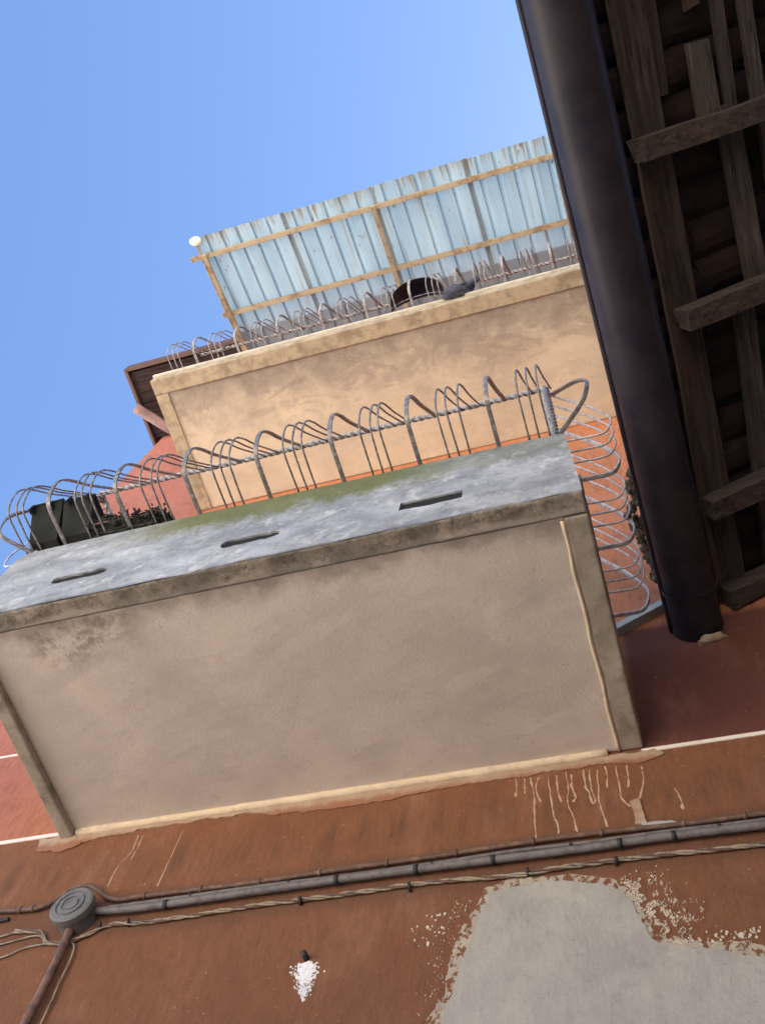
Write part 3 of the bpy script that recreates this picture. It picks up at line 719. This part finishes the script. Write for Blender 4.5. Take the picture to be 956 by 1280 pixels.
bm = bmesh.new()
rings = [(.078, 2.50), (.080, 2.445), (.088, 2.440), (.088, 2.418), (.080, 2.412), (.062, 2.412), (.060, 2.417), (.054, 2.417), (.052, 2.411), (.038, 2.411), (.036, 2.416), (.030, 2.416), (.028, 2.411), (.001, 2.411)]
def lathe(rings, cx, cz, n=32):
    V = []; Fc = []
    for r, y in rings:
        for i in range(n): V.append((cx+r*math.cos(6.28318*i/n), y, cz+r*math.sin(6.28318*i/n)))
    for j in range(len(rings)-1):
        for i in range(n): a = j*n+i; b = j*n+(i+1) % n; Fc.append((a, b, b+n, a+n))
    return V, Fc
V, Fc = lathe(rings[:2], jx, jz); link("body", mesh("body", V, Fc, M['jbox'], False), jb)
V, Fc = lathe(rings[1:], jx, jz); link("lid", mesh("lid", V, Fc, M['jbox'], False), jb)
dpp = empty("brown_down_pipe", (-2.34, 2.47, 3.9), "brown pipe dropping straight down from the junction box", "pipe")
tube("pipe", wallpath([(-2.360, 4.285), (-2.353, 4.225), (-2.343, 4.099), (-2.338, 3.869), (-2.333, 3.2)], 2.472), .017, M['downpipe'], dpp, 10, sub=4, radii=None)
tag(tube("thin_white_wire", wallpath([(-2.365, 4.228), (-2.318, 4.20), (-2.301, 4.13), (-2.296, 4.003), (-2.288, 3.863), (-2.28, 3.2)], 2.488), .004, M['cable'], None, 6, sub=6), "thin pale wire beside the brown down pipe", "wire")

# sloping grey flashing on the wall by the railing
V = [(-.52, 2.505, 5.505), (.10, 2.505, 5.908), (.10, 2.505, 5.985), (-.52, 2.505, 5.582), (-.52, 2.455, 5.500), (.10, 2.455, 5.903), (.10, 2.462, 5.965), (-.52, 2.462, 5.562)]
Fc = [(4, 5, 6, 7), (0, 1, 5, 4), (7, 6, 2, 3), (0, 4, 7, 3), (1, 2, 6, 5)]
tag(link("flashing", mesh("flashing", V, Fc, M['flash'])), "sloping grey mortar flashing on the wall beside the balcony end", "flashing")

# ------------------------------------------------------------------ neighbour's wall and roof overhang
nb = empty("neighbour_building", (2.2, -2, 0), "dark plastered house under the overhanging timber roof at right", "building")
box("wall", 1.02, 4.5, -4.1, 2.49, -.05, 6.05, M['nwall'], nb)
SL = .55
ro = empty("timber_roof_overhang", (.6, 1.0, 5.8), "dark roof overhang of rough rafters, boards and clay tiles at right", "roof")
ang = math.atan(SL)
def rafter(yc, w=.085, h=.10, x0=.33, z0=5.75):
    L = 3.2; bm = bmesh.new()
    vs = box_bm(bm, 0, L, -w/2, w/2, 0, h)
    bmesh.ops.subdivide_edges(bm, edges=[e for e in bm.edges if e.calc_length() > 1], cuts=30, use_grid_fill=True)
    for v in bm.verts:
        n = noise.noise(Vector((v.co.x*3+yc*9, v.co.y*20, v.co.z*20)))
        v.co.y += n*.010; v.co.z += noise.noise(Vector((v.co.x*4+yc*5, v.co.y*30, 3)))*.008
        if v.co.x < .02: v.co.x += noise.noise(Vector((yc*9, v.co.y*60, v.co.z*40)))*.03
    me = bm_done("rafter", bm, M['woodx'])
    return link("rafter", me, ro, (x0, yc, z0), (0, -ang, 0))
for yc, x0 in ((-1.75, .33), (-1.0, .35), (-.28, .34), (.455, .318), (1.14, .365), (1.99, .325), (2.44, .33)): rafter(yc, x0=x0)
def board(xc, w, y0, y1, mat=None, dz=0, skew=0, th=.022):
    bm = bmesh.new(); L = y1-y0
    box_bm(bm, -w/2, w/2, 0, L, 0, th)
    bmesh.ops.subdivide_edges(bm, edges=[e for e in bm.edges if e.calc_length() > .3], cuts=max(3, int(L*8)), use_grid_fill=True)
    for v in bm.verts:
        e = 1 if v.co.x > 0 else -1
        v.co.x += e*.004*noise.noise(Vector((e*5+xc*9, v.co.y*9, 1)))+.012*noise.noise(Vector((xc*5, v.co.y*1.2, 2)))
        if v.co.y < .01 or v.co.y > L-.01: v.co.y += noise.noise(Vector((v.co.x*50, xc, y0)))*.03
        v.co.z += .004*noise.noise(Vector((xc, v.co.y*3, e)))
    me = bm_done("roof_board", bm, mat or M['woody'])
    z = 5.862+SL*(xc-.33)+dz
    return link("roof_board", me, ro, (xc, y0, z), (0, -ang, skew))
board(.362, .125, -3.0, .47); board(.368, .118, .42, 2.47)
board(.305, .03, -3.0, 2.47, dz=-.01)
board(.49, .075, -3.0, .30, skew=0.02)
board(.60, .10, .135, .46, M['woodpale'], dz=.001)
board(.70, .05, -3.0, .40); board(.81, .06, -3.0, .43)
board(.665, .105, .40, 1.18, skew=-.04); board(.615, .10, 1.12, 2.47, skew=.03)
board(.83, .08, .42, 2.47); board(.95, .08, -3.0, 2.47); board(1.12, .08, -3.0, 2.47)
tag(board(.60, .06, -3.0, .02), None)
# clay tiles lying on the boards
def tilemesh():
    V = []; Fc = []; n = 6; L = .42
    for j in range(2):
        w = .095 if j == 0 else .078
        for th in (0, .012):
            for i in range(n+1):
                a = math.pi+math.pi*i/n
                V.append((j*L, (w-th)*math.cos(a), (w*.55)+(w*.62-th)*math.sin(a)))
    m_ = n+1
    for i in range(n):
        Fc.append((i, i+1, 2*m_+i+1, 2*m_+i)); Fc.append((m_+i, 3*m_+i, 3*m_+i+1, m_+i+1)); Fc.append((i, m_+i, m_+i+1, i+1))
    return mesh("clay_tile", V, Fc, M['tile'])
tm = tilemesh()
for j in range(5):
    for i in range(22):
        y = -1.1+i*.165; d = j*.36
        if y > 2.42: continue
        x = .13+d*math.cos(ang)
        link("clay_tile", tm, ro, (x+random.uniform(-.012, .012), y+random.uniform(-.01, .01), 5.795+(x-.13)*SL+.012), (0, -ang+.02+random.uniform(-.02, .02), random.uniform(-.05, .05)))
# sheathing above the tiles (the covering tiles seen from outside)
V = []; Fc = []
ny = 80
for i in range(ny+1):
    y = -4+i*(6.49/ny)
    for x in (.07, 1.2, 3.2): V.append((x, y, 5.86+SL*(x-.07)+.035*abs(math.sin(y*math.pi/.165))+.03))
for i in range(ny):
    for j in range(2): a = i*3+j; Fc.append((a, a+1, a+4, a+3))
o = link("cover_tiles", mesh("cover_tiles", V, Fc, M['tile']), ro); tag(o, kind='stuff')
s = o.modifiers.new("t", 'SOLIDIFY'); s.thickness = .02; s.offset = 1

# gutter
gu = empty("roof_gutter", (.12, 1, 5.65), "dark brown half-round gutter hanging along the timber roof edge", "gutter")
def gx(y): return .109+.019*(y+.18)
def gr(y): return .124-.0055*(y+.18)
def gz(y): return 5.735-.028*(y+.18)
V = []; Fc = []; n = 18; ys = [-3.5+i*.175 for i in range(34)]+[2.40, 2.488]
for y in ys:
    for r in (gr(y), gr(y)-.004):
        for i in range(n+1):
            a = math.pi*i/n+math.pi
            k = r*(1+.018*noise.noise(Vector((y*2.2, a*1.3, 0)))); V.append((gx(y)+k*math.cos(a), y, gz(y)+k*1.02*math.sin(a)+.003*math.sin(y*3)))
m_ = 2*(n+1)
for j in range(len(ys)-1):
    for i in range(n):
        a = j*m_+i; Fc.append((a, a+m_, a+m_+1, a+1)); b = a+n+1; Fc.append((b, b+1, b+m_+1, b+m_))
for i in (0, n):
    for j in range(len(ys)-1): a = j*m_+i; Fc.append((a, a+n+1, a+n+1+m_, a+m_))
link("trough", mesh("trough", V, Fc, M['gutter'], True), gu)
tube("front_bead", [(gx(y)-gr(y)-.004, y, gz(y)+.005) for y in ys], .013, M['gutter'], gu, 8)
ye = 2.487; capv = [(gx(ye), ye, gz(ye))]+[(gx(ye)+gr(ye)*math.cos(math.pi+math.pi*i/n), ye, gz(ye)+gr(ye)*math.sin(math.pi+math.pi*i/n)) for i in range(n+1)]
link("end_cap", mesh("end_cap", capv, [(0, i, i+1) for i in range(1, n+1)], M['gutter']), gu)
for y in (-.55, 2.28):
    P = [(gx(y)+(gr(y)+.006)*math.cos(math.pi+math.pi*i/12), y, gz(y)+(gr(y)*1.02+.006)*math.sin(math.pi+math.pi*i/12)) for i in range(13)]
    P.append((gx(y)+gr(y)+.1, y, 5.80))
    V, Fc = sweep(P, rect(.002, .012), up=(0, 0, 1) if False else (1, 0, 0)); link("bracket", mesh("bracket", V, Fc, M['gutter']), gu)
# moss and dead leaves caught on the gutter's front edge
bm = bmesh.new()
for i in range(34):
    t = random.random(); y = 1.74+.56*t; r = random.uniform(.012, .028)
    ret = bmesh.ops.create_icosphere(bm, subdivisions=3, radius=r)
    c = Vector((gx(y)-gr(y)+.004-random.random()*(.025+.055*math.sin(3.14*min(1, t*1.1))**2), y, 5.76+random.random()*.07))
    for v in ret['verts']:
        k = 1+.5*noise.noise(v.co*60+c*9)+.3*noise.noise(v.co*150); v.co = Vector((v.co.x*k, v.co.y*k*1.4, v.co.z*k))+c
mo = link("moss_clump", bm_done("moss_clump", bm, M['moss'], False))
tag(mo, "brown-green moss and debris caught on the gutter's left edge near the wall", "moss", kind='stuff')
# mortar lump below the gutter's end
bm = bmesh.new(); bmesh.ops.create_icosphere(bm, subdivisions=3, radius=1)
for v in bm.verts:
    k = 1+.4*noise.noise(v.co*2); v.co = Vector((.205+v.co.x*.06*k, 2.495+v.co.y*.03*k, 5.548+v.co.z*.018*k+v.co.x*.012))
tag(link("mortar_lump", bm_done("mortar_lump", bm, M['rim0'], True)), "pale lump of mortar on the wall below the gutter's end", "mortar")
